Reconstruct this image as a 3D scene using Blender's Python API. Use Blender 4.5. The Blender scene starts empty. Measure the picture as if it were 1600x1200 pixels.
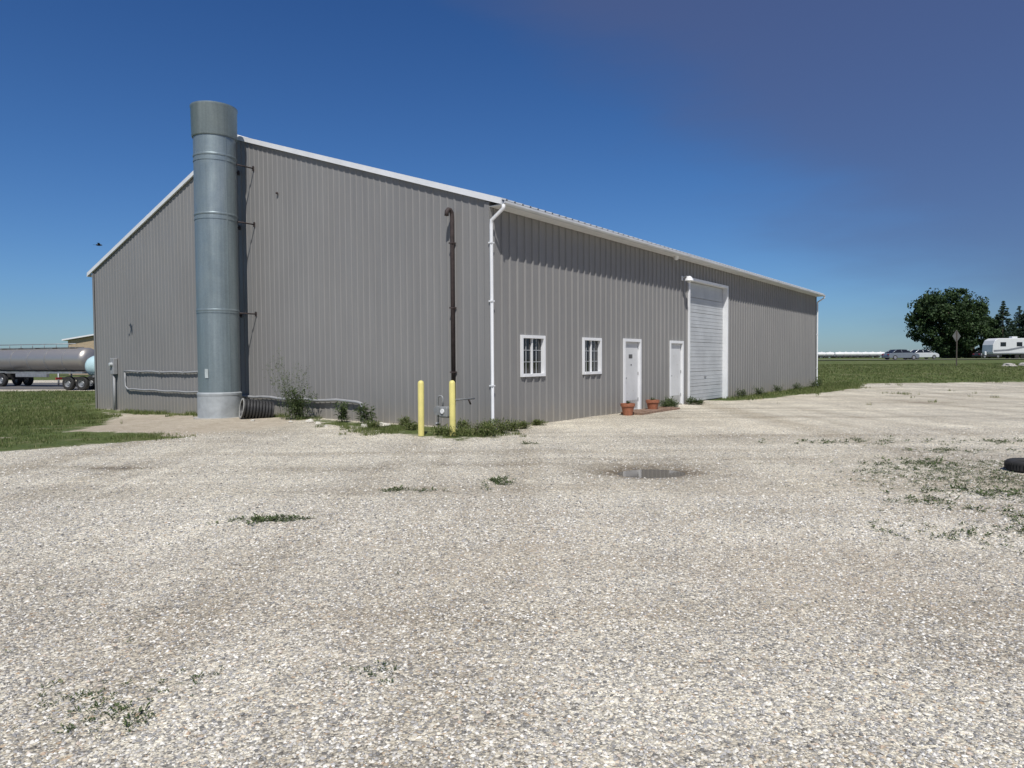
import bpy, math, numpy as np
from mathutils import Vector, Matrix
rng=np.random.default_rng(7)
scene=bpy.context.scene
# ------------------------------------------------------------------ helpers
def link(o,parent=None):
    bpy.context.collection.objects.link(o)
    if parent is not None: o.parent=parent
    return o
def empty(name,loc=(0,0,0),rz=0,parent=None):
    o=bpy.data.objects.new(name,None);o.location=loc;o.rotation_euler=(0,0,rz);o.empty_display_size=.3
    return link(o,parent)
def mesh(name,verts,faces,mat=None,parent=None,smooth=False):
    me=bpy.data.meshes.new(name);me.from_pydata([tuple(map(float,v)) for v in verts],[],[tuple(map(int,f)) for f in faces]);me.update()
    o=bpy.data.objects.new(name,me)
    if mat: me.materials.append(mat)
    if smooth:
        for p in me.polygons:p.use_smooth=True
    return link(o,parent)
def mesh_np(name,V,Fc,mat=None,parent=None,smooth=False):
    V=np.asarray(V,dtype=np.float32);Fc=np.asarray(Fc,dtype=np.int32);k=Fc.shape[1]
    me=bpy.data.meshes.new(name)
    me.vertices.add(len(V));me.vertices.foreach_set("co",V.ravel())
    me.loops.add(Fc.size);me.loops.foreach_set("vertex_index",Fc.ravel())
    me.polygons.add(len(Fc));me.polygons.foreach_set("loop_start",np.arange(len(Fc),dtype=np.int32)*k)
    me.polygons.foreach_set("loop_total",np.full(len(Fc),k,dtype=np.int32))
    me.polygons.foreach_set("use_smooth",np.full(len(Fc),smooth,dtype=bool))
    me.update(calc_edges=True);me.validate()
    if mat: me.materials.append(mat)
    o=bpy.data.objects.new(name,me);return link(o,parent)
def bevel(o,w,seg=2):
    m=o.modifiers.new("b",'BEVEL');m.width=w;m.segments=seg;m.limit_method='ANGLE';return o
def box(name,x,y,z,mat,parent=None,bv=0):
    v=[(a,b,c) for a in x for b in y for c in z]
    f=[(0,1,3,2),(4,6,7,5),(0,4,5,1),(2,3,7,6),(0,2,6,4),(1,5,7,3)]
    o=mesh(name,v,f,mat,parent)
    if bv: bevel(o,bv)
    return o
def tube(name,pts,r,mat,parent=None,n=12,caps=True,smooth=True):
    pts=[Vector(p) for p in pts];rs=r if isinstance(r,(list,tuple)) else [r]*len(pts)
    V=[];F=[];prev=None
    for i,p in enumerate(pts):
        if i==0:d=(pts[1]-p)
        elif i==len(pts)-1:d=p-pts[i-1]
        else:d=(pts[i+1]-p).normalized()+(p-pts[i-1]).normalized()
        d.normalize()
        if prev is None:
            a=d.orthogonal().normalized()
        else:
            a=(prev-d*prev.dot(d)).normalized()
        prev=a;b=d.cross(a)
        for k in range(n):
            t=2*math.pi*k/n;V.append(p+(a*math.cos(t)+b*math.sin(t))*rs[i])
    for i in range(len(pts)-1):
        for k in range(n):
            F.append((i*n+k,i*n+(k+1)%n,(i+1)*n+(k+1)%n,(i+1)*n+k))
    me_f=list(F)
    if caps:
        me_f.append(tuple(range(n))[::-1]);me_f.append(tuple((len(pts)-1)*n+k for k in range(n)))
    o=mesh(name,V,me_f,mat,parent)
    if smooth:
        for i,p in enumerate(o.data.polygons):
            if len(p.vertices)==4:p.use_smooth=True
    return o
def lathe(name,prof,mat,parent=None,n=48,loc=(0,0,0),axis='z',smooth=True,sharp=True):
    V=[];F=[]
    for (r,z) in prof:
        for k in range(n):
            t=2*math.pi*k/n
            c=(r*math.cos(t),r*math.sin(t),z)
            if axis=='x':c=(z,c[0],c[1])
            if axis=='y':c=(c[0],z,c[1])
            V.append(c)
    m=len(prof)
    for i in range(m-1):
        for k in range(n):F.append((i*n+k,i*n+(k+1)%n,(i+1)*n+(k+1)%n,(i+1)*n+k))
    o=mesh(name,V,F,mat,parent,smooth);o.location=loc
    if sharp:
        m_=o.modifiers.new("e",'EDGE_SPLIT');m_.split_angle=math.radians(40)
    return o
def extrude_poly(name,poly,axis,a0,a1,mat,parent=None,bv=0):
    V=[]
    for a in (a0,a1):
        for p in poly:
            V.append({0:(a,p[0],p[1]),1:(p[0],a,p[1]),2:(p[0],p[1],a)}[axis])
    n=len(poly);F=[tuple(range(n)),tuple(range(2*n-1,n-1,-1))]+[(i,(i+1)%n,n+(i+1)%n,n+i) for i in range(n)]
    o=mesh(name,V,F,mat,parent)
    import bmesh
    bm=bmesh.new();bm.from_mesh(o.data);bmesh.ops.recalc_face_normals(bm,faces=bm.faces);bm.to_mesh(o.data);bm.free()
    if bv:bevel(o,bv)
    return o
class NT:
    def __init__(s,m):
        s.m=m;s.t=m.node_tree;s.n=s.t.nodes;s.l=s.t.links
    def add(s,typ,**kw):
        n=s.n.new(typ)
        for k,v in kw.items():
            if k.startswith('_'):n.inputs[k[1:].replace('_',' ')].default_value=v
            else:setattr(n,k,v)
        return n
    def link(s,a,b):s.l.new(a,b)
    def math(s,op,a,b=None,clamp=False):
        n=s.n.new('ShaderNodeMath');n.operation=op;n.use_clamp=clamp
        for i,x in enumerate((a,b)):
            if x is None:continue
            if isinstance(x,(int,float)):n.inputs[i].default_value=x
            else:s.l.new(x,n.inputs[i])
        return n.outputs[0]
    def mix(s,f,a,b,mode='MIX'):
        n=s.n.new('ShaderNodeMix');n.data_type='RGBA';n.blend_type=mode
        for i,x in ((0,f),(6,a),(7,b)):
            if isinstance(x,(int,float)):n.inputs[i].default_value=x
            elif isinstance(x,tuple):n.inputs[i].default_value=x if len(x)==4 else (*x,1)
            else:s.l.new(x,n.inputs[i])
        return n.outputs[2]
    def noise(s,scale,detail=4,rough=.55,vec=None,dist=0):
        n=s.n.new('ShaderNodeTexNoise');n.inputs['Scale'].default_value=scale;n.inputs['Detail'].default_value=detail;n.inputs['Roughness'].default_value=rough;n.inputs['Distortion'].default_value=dist
        if vec is not None:s.l.new(vec,n.inputs['Vector'])
        return n.outputs[0]
    def mapping(s,vec,scale=(1,1,1),rot=(0,0,0)):
        n=s.n.new('ShaderNodeMapping');n.inputs['Scale'].default_value=scale;n.inputs['Rotation'].default_value=rot;s.l.new(vec,n.inputs[0]);return n.outputs[0]
    def smooth(s,x,a,b,lo=0,hi=1):
        n=s.n.new('ShaderNodeMapRange');n.interpolation_type='SMOOTHSTEP'
        s.l.new(x,n.inputs[0]);n.inputs[1].default_value=a;n.inputs[2].default_value=b;n.inputs[3].default_value=lo;n.inputs[4].default_value=hi
        return n.outputs[0]
    def ramp(s,x,stops,interp='LINEAR'):
        n=s.n.new('ShaderNodeValToRGB');n.color_ramp.interpolation=interp
        e=n.color_ramp.elements
        while len(e)<len(stops):e.new(.5)
        for i,(p,c) in enumerate(stops):e[i].position=p;e[i].color=c if len(c)==4 else (*c,1)
        s.l.new(x,n.inputs[0]);return n.outputs[0]
def newmat(name):
    m=bpy.data.materials.new(name);m.use_nodes=True;N=NT(m);N.b=m.node_tree.nodes['Principled BSDF'];return m,N
def mat(name,col,rough=.6,metal=0,var=.12,scale=3,bump=0,bscale=30,dirt=None,spec=.5,vscale=(1,1,1)):
    m,N=newmat(name)
    if len(col)==3:col=(*col,1)
    tc=N.add('ShaderNodeTexCoord');mp=N.add('ShaderNodeMapping');mp.inputs['Scale'].default_value=vscale;N.link(tc.outputs['Object'],mp.inputs[0]);v=mp.outputs[0]
    n1=N.noise(scale,6,.6,v)
    lo=tuple(c*(1-var*1.5) for c in col[:3]);hi=tuple(min(1,c*(1+var)) for c in col[:3])
    c=N.ramp(n1,[(.3,lo),(.7,hi)])
    if dirt:
        dn=N.noise(scale*4,5,.65,v);c=N.mix(N.smooth(dn,.58,.72),c,dirt)
    N.link(c,N.b.inputs['Base Color'])
    N.b.inputs['Roughness'].default_value=rough;N.b.inputs['Metallic'].default_value=metal
    N.b.inputs['Specular IOR Level'].default_value=spec
    if bump:
        bn=N.add('ShaderNodeBump');bn.inputs['Strength'].default_value=bump;bn.inputs['Distance'].default_value=.01
        N.link(N.noise(bscale,4,.6,v),bn.inputs['Height']);N.link(bn.outputs[0],N.b.inputs['Normal'])
    return m
# ------------------------------------------------------------------ frame of the building on the ground
O=np.array([-.4965,15.757]);TH=.6429
A=np.array([math.sin(TH),math.cos(TH)]);B=np.array([-math.cos(TH),math.sin(TH)])
RZ=math.atan2(A[1],A[0])
def st2w(s,t):
    return (O[0]+A[0]*s+B[0]*t, O[1]+A[1]*s+B[1]*t)
def sm(x,a,b):
    x=np.clip((x-a)/(b-a),0,1);return x*x*(3-2*x)
PX,PY=1.85,9.85
def tz(x,y):
    x=np.asarray(x,float);y=np.asarray(y,float)
    t=(x-O[0])*B[0]+(y-O[1])*B[1]
    z=-.25*sm(t,5,18)*(1-sm(x,-5,5))
    z=z+np.interp(y,[42,50,60,80,110,160,320],[0,.5,.92,1.15,1.33,1.42,1.45])*sm(x,2,16)
    z=z+(.010*np.sin(x*.9+1.3)*np.sin(y*.7)+.006*np.sin(x*2.3+y*1.1))*(y<40)
    z=z-.055*np.exp(-((x-PX)/.75)**2-((y-PY)/.62)**2)
    return z
def tzf(x,y):return float(tz(x,y))
gz=tzf
# ------------------------------------------------------------------ ground masks
def sdist(P,poly):
    poly=np.array(poly,float);n=len(poly);d=np.full(len(P),1e9);ins=np.zeros(len(P),bool)
    for i in range(n):
        a=poly[i];b=poly[(i+1)%n];e=b-a;w=P-a
        h=np.clip((w@e)/(e@e),0,1);d=np.minimum(d,np.linalg.norm(w-h[:,None]*e,axis=1))
        c=((a[1]>P[:,1])!=(b[1]>P[:,1]))
        with np.errstate(divide='ignore',invalid='ignore'):
            xx=(b[0]-a[0])*(P[:,1]-a[1])/(b[1]-a[1])+a[0]
        ins^=c&(P[:,0]<xx)
    return np.where(ins,d,-d)
def W(pl):return [st2w(*p) for p in pl]
GRASS_L=[(-9.25,12.45),(-7.9,13.7),(-7.0,14.7),(-8.0,15.7),(-9.3,15.9),(-10.4,16.4),(-11.0,18.6),(-12.6,22.0),(-15.6,26.6),(-20,34),(-22,44.5),(-80,46),(-300,70),(-300,-20),(-14,10.6)]
DIRT=[(-7.0,14.9),(-5.6,17.2),(-5.6,19.2),(-9,22.4),(-13.5,25.0),(-12.2,20),(-10.4,16.4)]
DIRT2=[(-12.5,14.2),(-10.6,14.6),(-9.6,15.4),(-11.5,15.6),(-13.5,15.0)]
STRIP=W([(-.2,-.9),(-1.7,-1.3),(-2.2,.2),(-2.0,2.2),(-1.5,4.2),(-.9,6.5),(0,7.5),(.3,-.2)])
STRIP2=W([(-.75,6),(-.9,12),(-1.3,18),(-1,22),(.3,22),(.3,6)])
STRIP3=W([(13.4,.3),(13.7,-.7),(15.5,-1.3),(19,-1.6),(23,-2.3),(28,-2.4),(34,-1.7),(36,4),(20,.3)])
FIELD=[(14,36.5),(18,40.6),(21,42.3),(31.5,42.8),(60,43.6),(200,50),(3000,60),(3000,4000),(-3000,4000),(-3000,150),(-200,75),(-30,72),(0,60)]
def fields(P):
    sg=lambda d,w:np.clip(.5+d/(2*w),0,1)
    g=np.maximum.reduce([sg(sdist(P,GRASS_L),.55),sg(sdist(P,STRIP)-.1,.7)*.72,sg(sdist(P,STRIP2),.5)*.62,sg(sdist(P,STRIP3),.45),sg(sdist(P,FIELD),.8)])
    g=g-.42*sg(sdist(P,DIRT2),.5)
    d=np.maximum(sg(sdist(P,DIRT),1.2),sg(sdist(P,DIRT2),.6))
    def blob(x,y,rx,ry,k=1,rot=0):
        dx=P[:,0]-x;dy=P[:,1]-y;c,s=math.cos(rot),math.sin(rot)
        q=((dx*c+dy*s)/rx)**2+((-dx*s+dy*c)/ry)**2
        return np.exp(-q)*k
    wet=np.maximum.reduce([blob(PX+.1,PY+.12,.95,.62,1.15),blob(-2.9,10.3,1.3,.32,.5),blob(-6.0,10.4,.45,.22,.8),blob(-.3,10.6,1.6,.3,.35),blob(14.7,24.9,1.6,1.3,.5),blob(4.5,14,2.5,.7,.3),blob(8.5,10.2,.7,.2,.5)])
    brown=np.maximum.reduce([blob(1.0,6.0,3.2,2.0,.5),blob(2.4,5.0,1.7,.9,.7),blob(3.6,8,4,3,.35),blob(5,16,4,3,.25),blob(-1.3,4,1.5,.8,.35),blob(12,26,4,4,.2)])
    return g,d,wet,brown
def axis_lines(lo,hi,step,far_lo,far_hi,gr=1.06):
    mid=list(np.arange(lo,hi+1e-6,step));a=[];x=lo;s=step
    while x>far_lo: s*=gr;x-=s;a.append(x)
    b=[];x=mid[-1];s=step
    while x<far_hi: s*=gr;x+=s;b.append(x)
    return np.array(a[::-1]+mid+b)
xs=axis_lines(-15,20,.13,-3500,3500);ys=axis_lines(2,30,.13,-300,4500)
X,Y=np.meshgrid(xs,ys);P=np.stack([X.ravel(),Y.ravel()],1)
Z=tz(P[:,0],P[:,1])
nx=len(xs);ny=len(ys)
idx=np.arange(nx*ny).reshape(ny,nx)
Fq=np.stack([idx[:-1,:-1].ravel(),idx[:-1,1:].ravel(),idx[1:,1:].ravel(),idx[1:,:-1].ravel()],1)
gm,N=newmat("ground_surface")
geo=N.add('ShaderNodeNewGeometry');pos=geo.outputs['Position']
def attr(nm):
    a=N.add('ShaderNodeAttribute');a.attribute_name=nm;return a.outputs['Fac']
aG,aD,aW,aB=[attr(k) for k in ('grass','dirt','wet','brown')]
def vor(scale,feat='F1'):
    v=N.add('ShaderNodeTexVoronoi');v.feature=feat;v.inputs['Scale'].default_value=scale;N.link(pos,v.inputs['Vector']);return v
v1=vor(85);v2=vor(48)
sep=N.add('ShaderNodeSeparateColor');N.link(v1.outputs['Color'],sep.inputs[0])
sep2=N.add('ShaderNodeSeparateColor');N.link(v2.outputs['Color'],sep2.inputs[0])
stops=[(0,(.17,.16,.145)),(.12,(.27,.268,.262)),(.3,(.38,.37,.35)),(.5,(.50,.465,.395)),(.72,(.63,.60,.52)),(.9,(.80,.775,.705)),(1,(.40,.30,.21))]
c1=N.ramp(sep.outputs[0],stops,'LINEAR');c2=N.ramp(sep2.outputs[1],stops,'LINEAR')
big=N.math('GREATER_THAN',sep2.outputs[0],.62)
col=N.mix(big,c1,c2)
dd=N.mix(big,v1.outputs['Distance'],v2.outputs['Distance'])
crev=N.smooth(dd,.35,.75,1,.45)
crev2=N.noise(170,2,.6,pos)
col=N.mix(1,col,N.mix(.5,crev,N.smooth(crev2,.3,.7,.75,1.15)),'MULTIPLY')
col=N.mix(1,col,(1.39,1.37,1.31),'MULTIPLY')
n1=N.noise(.35,5,.6,pos);n2=N.noise(1.7,6,.7,pos);n3=N.noise(6,5,.7,pos)
col=N.mix(1,col,N.ramp(n1,[(.3,(.82,.81,.80)),(.7,(1.13,1.125,1.10))]),'MULTIPLY')
col=N.mix(1,col,N.ramp(n2,[(.3,(.85,.84,.825)),(.7,(1.11,1.11,1.10))]),'MULTIPLY')
col=N.mix(1,col,N.ramp(n3,[(.3,(.90,.895,.88)),(.7,(1.07,1.07,1.06))]),'MULTIPLY')
for rot,sc in ((math.radians(-52),(.9,.045,1)),(math.radians(-8),(.05,.9,1))):
    tr=N.noise(1.0,3,.5,N.mapping(pos,sc,(0,0,rot)))
    col=N.mix(1,col,N.ramp(tr,[(.36,(.83,.81,.78)),(.5,(1,1,1)),(.64,(1.09,1.09,1.08))]),'MULTIPLY')
fb=N.math('MULTIPLY',aB,N.smooth(N.noise(1.3,6,.7,pos),.35,.65,.2,1.3),clamp=True)
col=N.mix(fb,col,N.mix(.6,col,(.52,.43,.31,1)))
ww=N.math('MULTIPLY',aW,N.smooth(N.noise(3,5,.65,pos),.3,.6,.65,1.2),clamp=True)
col=N.mix(ww,col,N.mix(1,col,(.34,.30,.25,1),'MULTIPLY'))
dn=N.smooth(N.math('ADD',aD,N.math('MULTIPLY',N.math('SUBTRACT',N.noise(1.5,6,.65,pos),.5),.9)),.35,.7)
dirtc=N.ramp(N.noise(5,6,.7,pos),[(.3,(.34,.28,.20)),(.55,(.49,.42,.32)),(.75,(.62,.56,.46))])
col=N.mix(N.math('MULTIPLY',dn,.75),col,dirtc)
gn=N.math('ADD',N.math('MULTIPLY',N.math('SUBTRACT',N.noise(2.2,7,.7,pos),.5),1.25),N.math('MULTIPLY',N.math('SUBTRACT',N.noise(.5,4,.6,pos),.5),.55))
gf=N.smooth(N.math('ADD',aG,gn),.42,.62)
gc=N.ramp(N.noise(9,7,.75,pos),[(.28,(.045,.064,.018)),(.5,(.092,.125,.036)),(.72,(.17,.20,.075))])
gc=N.mix(1,gc,N.ramp(N.noise(.09,4,.6,pos),[(.3,(.85,.92,.8)),(.7,(1.2,1.08,1.15))]),'MULTIPLY')
gc=N.mix(1,gc,N.ramp(N.noise(.6,5,.65,pos),[(.32,(.78,.82,.78)),(.68,(1.2,1.15,1.15))]),'MULTIPLY')
gc=N.mix(N.smooth(N.noise(1.1,6,.7,pos),.51,.70,0,.65),gc,(.25,.22,.13,1))
col=N.mix(gf,col,gc)
N.link(col,N.b.inputs['Base Color'])
N.link(N.smooth(ww,.3,.9,.95,.5),N.b.inputs['Roughness']);N.b.inputs['Specular IOR Level'].default_value=.25
bp=N.add('ShaderNodeBump');bp.inputs['Strength'].default_value=.85;bp.inputs['Distance'].default_value=.009;bp.invert=True
N.link(dd,bp.inputs['Height'])
bp2=N.add('ShaderNodeBump');bp2.inputs['Strength'].default_value=.65;bp2.inputs['Distance'].default_value=.06
N.link(N.noise(7,6,.7,pos),bp2.inputs['Height']);N.link(bp.outputs[0],bp2.inputs['Normal'])
N.link(bp2.outputs[0],N.b.inputs['Normal'])
ground=mesh_np("ground",np.stack([P[:,0],P[:,1],Z],1),Fq,gm,smooth=True)
g,d,wt,br=fields(P)
for nm,a in (('grass',g),('dirt',d),('wet',wt),('brown',br)):
    at=ground.data.attributes.new(nm,'FLOAT','POINT');at.data.foreach_set('value',a.astype(np.float32))
# ------------------------------------------------------------------ materials
def island_mat(name,stops,rough=.8,trans=0,spec=.3):
    m,N=newmat(name);ge=N.add('ShaderNodeNewGeometry')
    c=N.ramp(ge.outputs['Random Per Island'],stops);N.link(c,N.b.inputs['Base Color']);N.b.inputs['Roughness'].default_value=rough;N.b.inputs['Specular IOR Level'].default_value=spec
    if trans:
        tr=N.add('ShaderNodeBsdfTranslucent');N.link(c,tr.inputs['Color']);mx=N.add('ShaderNodeMixShader');mx.inputs[0].default_value=trans
        N.link(N.b.outputs[0],mx.inputs[1]);N.link(tr.outputs[0],mx.inputs[2]);N.link(mx.outputs[0],N.n['Material Output'].inputs[0])
    return m
M_stone=island_mat("loose_gravel",[(0,(.14,.135,.125)),(.15,(.30,.295,.285)),(.35,(.45,.435,.41)),(.6,(.59,.555,.475)),(.85,(.76,.73,.65)),(.95,(.87,.85,.79)),(1,(.46,.34,.24))],.85)
M_grass=island_mat("grass_blades",[(0,(.07,.095,.026)),(.4,(.115,.155,.042)),(.8,(.185,.22,.08)),(1,(.33,.30,.16))],.7,.3)
M_weed=island_mat("weed_leaves",[(0,(.04,.066,.022)),(.5,(.082,.118,.042)),(1,(.15,.185,.08))],.7,.25)
M_leafdark=island_mat("tree_leaves",[(0,(.018,.036,.012)),(.5,(.032,.062,.02)),(1,(.06,.10,.032))],.65,.2)
M_conif=island_mat("conifer_needles",[(0,(.018,.035,.02)),(1,(.045,.075,.04))],.7,.1)
def siding(name,base):
    m,N=newmat(name);tc=N.add('ShaderNodeTexCoord');ob=tc.outputs['Object']
    n=N.noise(1,6,.65,N.mapping(ob,(6,6,.25)));n2=N.noise(.25,4,.6,ob)
    c=N.ramp(n,[(.3,tuple(x*.93 for x in base)),(.7,tuple(x*1.06 for x in base))])
    c=N.mix(1,c,N.ramp(n2,[(.3,(.94,.94,.94)),(.7,(1.06,1.06,1.05))]),'MULTIPLY')
    sx=N.add('ShaderNodeSeparateXYZ');N.link(ob,sx.inputs[0])
    dz=N.math('ADD',sx.outputs[2],N.math('MULTIPLY',N.math('SUBTRACT',N.noise(3,6,.7,ob),.5),.9))
    c=N.mix(N.smooth(dz,-.1,.75,.5,0),c,(.28,.25,.20,1))
    N.link(c,N.b.inputs['Base Color']);N.b.inputs['Specular IOR Level'].default_value=.35
    N.link(N.smooth(N.noise(.8,5,.6,ob),.3,.7,.42,.6),N.b.inputs['Roughness'])
    b_=N.add('ShaderNodeBump');b_.inputs['Strength'].default_value=.18;b_.inputs['Distance'].default_value=.02
    N.link(N.noise(1,3,.5,N.mapping(ob,(3.3,3.3,.9))),b_.inputs['Height']);N.link(b_.outputs[0],N.b.inputs['Normal'])
    return m
M_wall=siding("gray_steel_siding",(.234,.230,.225))
M_white=mat("white_trim",(.76,.77,.78),.45,0,.05,2)
M_gutter=mat("gutter_white",(.58,.60,.62),.5,0,.08,1.5)
M_whitedoor=mat("white_door_paint",(.62,.63,.63),.5,0,.08,1.5,dirt=(.42,.40,.36,1))
M_roof=mat("roof_sheet",(.40,.42,.44),.45,.1,.06,2)
M_dark=mat("interior_dark",(.02,.02,.022),.9)
M_galv,N=newmat("galvanised_steel")
tc=N.add('ShaderNodeTexCoord');o_=tc.outputs['Object']
vv=N.add('ShaderNodeTexVoronoi');vv.inputs['Scale'].default_value=30;N.link(o_,vv.inputs['Vector'])
sp=N.add('ShaderNodeSeparateColor');N.link(vv.outputs['Color'],sp.inputs[0])
c=N.ramp(N.noise(1.0,5,.6,N.mapping(o_,(2.2,2.2,.3))),[(.25,(.20,.25,.265)),(.55,(.265,.32,.335)),(.8,(.36,.415,.43))])
c=N.mix(1,c,N.ramp(sp.outputs[0],[(0,(.95,.95,.955)),(1,(1.05,1.05,1.05))]),'MULTIPLY')
c=N.mix(1,c,N.ramp(N.noise(1,5,.7,N.mapping(o_,(9,9,.12))),[(.35,(.90,.90,.90)),(.65,(1.08,1.08,1.08))]),'MULTIPLY')
N.link(c,N.b.inputs['Base Color']);N.b.inputs['Metallic'].default_value=.5
N.link(N.smooth(N.noise(2,4,.6,o_),.3,.7,.38,.52),N.b.inputs['Roughness'])
bb=N.add('ShaderNodeBump');bb.inputs['Strength'].default_value=.22;bb.inputs['Distance'].default_value=.03;N.link(N.noise(1.3,3,.5,o_),bb.inputs['Height']);N.link(bb.outputs[0],N.b.inputs['Normal'])
M_galv2=mat("galvanised_base",(.42,.45,.46),.6,.3,.15,3)
M_steel=mat("dull_steel",(.33,.34,.35),.5,.5,.15,5)
M_rust=mat("dark_brown_pipe",(.062,.046,.044),.75,.1,.3,8)
M_pvc=mat("gray_conduit",(.30,.305,.31),.55,0,.1,6)
M_yel=mat("yellow_bollard_paint",(.72,.64,.22),.5,0,.08,4,dirt=(.60,.54,.30,1))
M_rubber=mat("tire_rubber",(.028,.027,.026),.8,0,.25,9,bump=.3)
M_poly=mat("black_polyethylene",(.035,.035,.036),.55,0,.25,6)
M_terra=mat("terracotta",(.34,.13,.07),.75,0,.2,10)
M_soil=mat("potting_soil",(.05,.035,.025),.9)
M_brick=mat("brick_paver",(.26,.17,.12),.85,0,.25,12,bump=.4)
M_conc=mat("concrete",(.42,.40,.36),.85,0,.15,6,bump=.3)
M_glass,N=newmat("window_glass");N.b.inputs['Base Color'].default_value=(.012,.014,.016,1);N.b.inputs['Roughness'].default_value=.04;N.b.inputs['Specular IOR Level'].default_value=.8
M_water,N=newmat("puddle_water");N.b.inputs['Base Color'].default_value=(.12,.105,.08,1);N.b.inputs['Roughness'].default_value=.03;N.b.inputs['IOR'].default_value=1.33
bb=N.add('ShaderNodeBump');bb.inputs['Strength'].default_value=.03;bb.inputs['Distance'].default_value=.01;N.link(N.noise(9,2),bb.inputs['Height']);N.link(bb.outputs[0],N.b.inputs['Normal'])
# ------------------------------------------------------------------ BUILDING
bld=empty("metal_pole_barn",(O[0],O[1],0),RZ)
LEN=29.28;WID=20.12;ZE=5.26;RIDGE=8.56;SL=(RIDGE-ZE)/(WID/2);OH=.38
def zroof(t): return ZE+SL*(t if t<=WID/2 else WID-t)
PER=.3048
def prof_pts(length,per=PER,extra=(),rh=.021,mr=.004):
    pts={0.0:0.0,length:0.0}
    c=per*.5
    while c<length-.05:
        for dx,h in ((-.036,0),(-.018,rh),(.018,rh),(.036,0)):
            if 0<c+dx<length:pts[round(c+dx,4)]=h
        if mr:
            for m in (per*.36,per*.64):
                cc=c+m
                for dx,h in ((-.012,0),(0,mr),(.012,0)):
                    if 0<cc+dx<length:pts[round(cc+dx,4)]=h
        c+=per
    xsn=sorted(pts);hs=[pts[x] for x in xsn]
    for e in extra:
        if e not in pts:pts[e]=float(np.interp(e,xsn,hs))
    xsn=sorted(pts);return xsn,[pts[x] for x in xsn]
def ribwall(name,length,place,topf,openings=(),extra=(),**kw):
    ex=list(extra)
    for (a,b,z0,z1) in openings:ex+=[a,b]
    xsn,hs=prof_pts(length,extra=tuple(ex),**kw);V=[];F=[]
    for i in range(len(xsn)-1):
        x0,x1=xsn[i],xsn[i+1];mid=(x0+x1)/2
        spans=[(-.6,None)]
        for (a,b,z0,z1) in openings:
            if a<mid<b: spans=[(-.6,z0),(z1,None)] if z0>-.5 else [(z1,None)]
        for (za,zb) in spans:
            n=len(V)
            V+=[place(x0,hs[i],za),place(x1,hs[i+1],za),place(x1,hs[i+1],topf(x1) if zb is None else zb),place(x0,hs[i],topf(x0) if zb is None else zb)]
            F.append((n,n+1,n+2,n+3))
    return mesh(name,V,F,M_wall,bld)
W1=(1.17,2.17,1.19,2.18);W2=(4.03,5.01,1.19,2.18);D1=(6.38,7.50,-1,2.21);D2=(9.66,10.78,-1,2.21);G1=(11.25,15.18,-1,4.48)
ribwall("front_wall",LEN,lambda x,h,z:(x,-h,z),lambda x:ZE-.06,[W1,W2,D1,D2,G1],rh=.036,mr=0)
ribwall("back_wall",LEN,lambda x,h,z:(x,WID+h,z),lambda x:ZE-.06)
ribwall("gable_wall",WID,lambda x,h,z:(-h,x,z),lambda x:zroof(x)-.05,extra=(WID/2,),per=.2286,rh=.014,mr=0)
ribwall("gable_wall_far",WID,lambda x,h,z:(LEN+h,x,z),lambda x:zroof(x)-.05,extra=(WID/2,))
box("dark_interior_box",(.35,LEN-.35),(.35,WID-.35),(-.5,4.7),M_dark,bld)  # no real lining: near-black box, unlit interior put into its colour
def roof(name,side):
    xsn,hs=prof_pts(LEN+.1);V=[];F=[]
    for i,x in enumerate(xsn):
        for t in (-OH-.05,WID/2):
            tt=t if side==0 else WID-t
            V.append((x-.05,tt,ZE+SL*t+hs[i]*1.8))
    for i in range(len(xsn)-1):F.append((2*i,2*i+1,2*i+3,2*i+2))
    o=mesh(name,V,F,M_roof,bld);m=o.modifiers.new("s",'SOLIDIFY');m.thickness=.004;return o
roof("roof_slope_front",0);roof("roof_slope_back",1)
tube("ridge_cap",[(-.06,WID/2,RIDGE+.005),(LEN+.06,WID/2,RIDGE+.005)],.06,M_white,bld,8)
for s0,s1,nm in ((-.085,-.03,"rake_trim_near"),(LEN+.03,LEN+.085,"rake_trim_far")):
    for side in (0,1):
        T=lambda t:t if side==0 else WID-t
        pl=[(T(-OH-.02),ZE-SL*(OH+.02)+.035),(T(WID/2),RIDGE+.04),(T(WID/2),RIDGE-.10),(T(-OH-.02),ZE-SL*(OH+.02)-.105)]
        extrude_poly(nm,pl,0,s0,s1,M_white,bld)
for side in (0,1):
    T=lambda t:t if side==0 else WID-t
    zs=ZE-SL*OH
    extrude_poly("soffit",[(T(-.03),zs-.115),(T(-OH+.005),zs-.115),(T(-OH+.005),zs-.10),(T(-.03),zs-.10)],0,-.028,LEN+.028,M_white,bld)
    extrude_poly("fascia",[(T(-OH+.01),zs-.11),(T(-OH-.012),zs-.11),(T(-OH-.012),zs-.022),(T(-OH+.01),zs-.022)],0,-.026,LEN+.026,M_white,bld)
    g0=-OH-.014
    pl=[(T(g0),zs-.04),(T(g0),zs-.125),(T(g0-.06),zs-.125),(T(g0-.10),zs-.09),(T(g0-.10),zs-.045),(T(g0-.088),zs-.045),(T(g0-.088),zs-.085),(T(g0-.055),zs-.115),(T(g0-.012),zs-.115),(T(g0-.012),zs-.04)]
    extrude_poly("gutter",pl,0,-.06,LEN+.06,M_gutter,bld)
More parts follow.
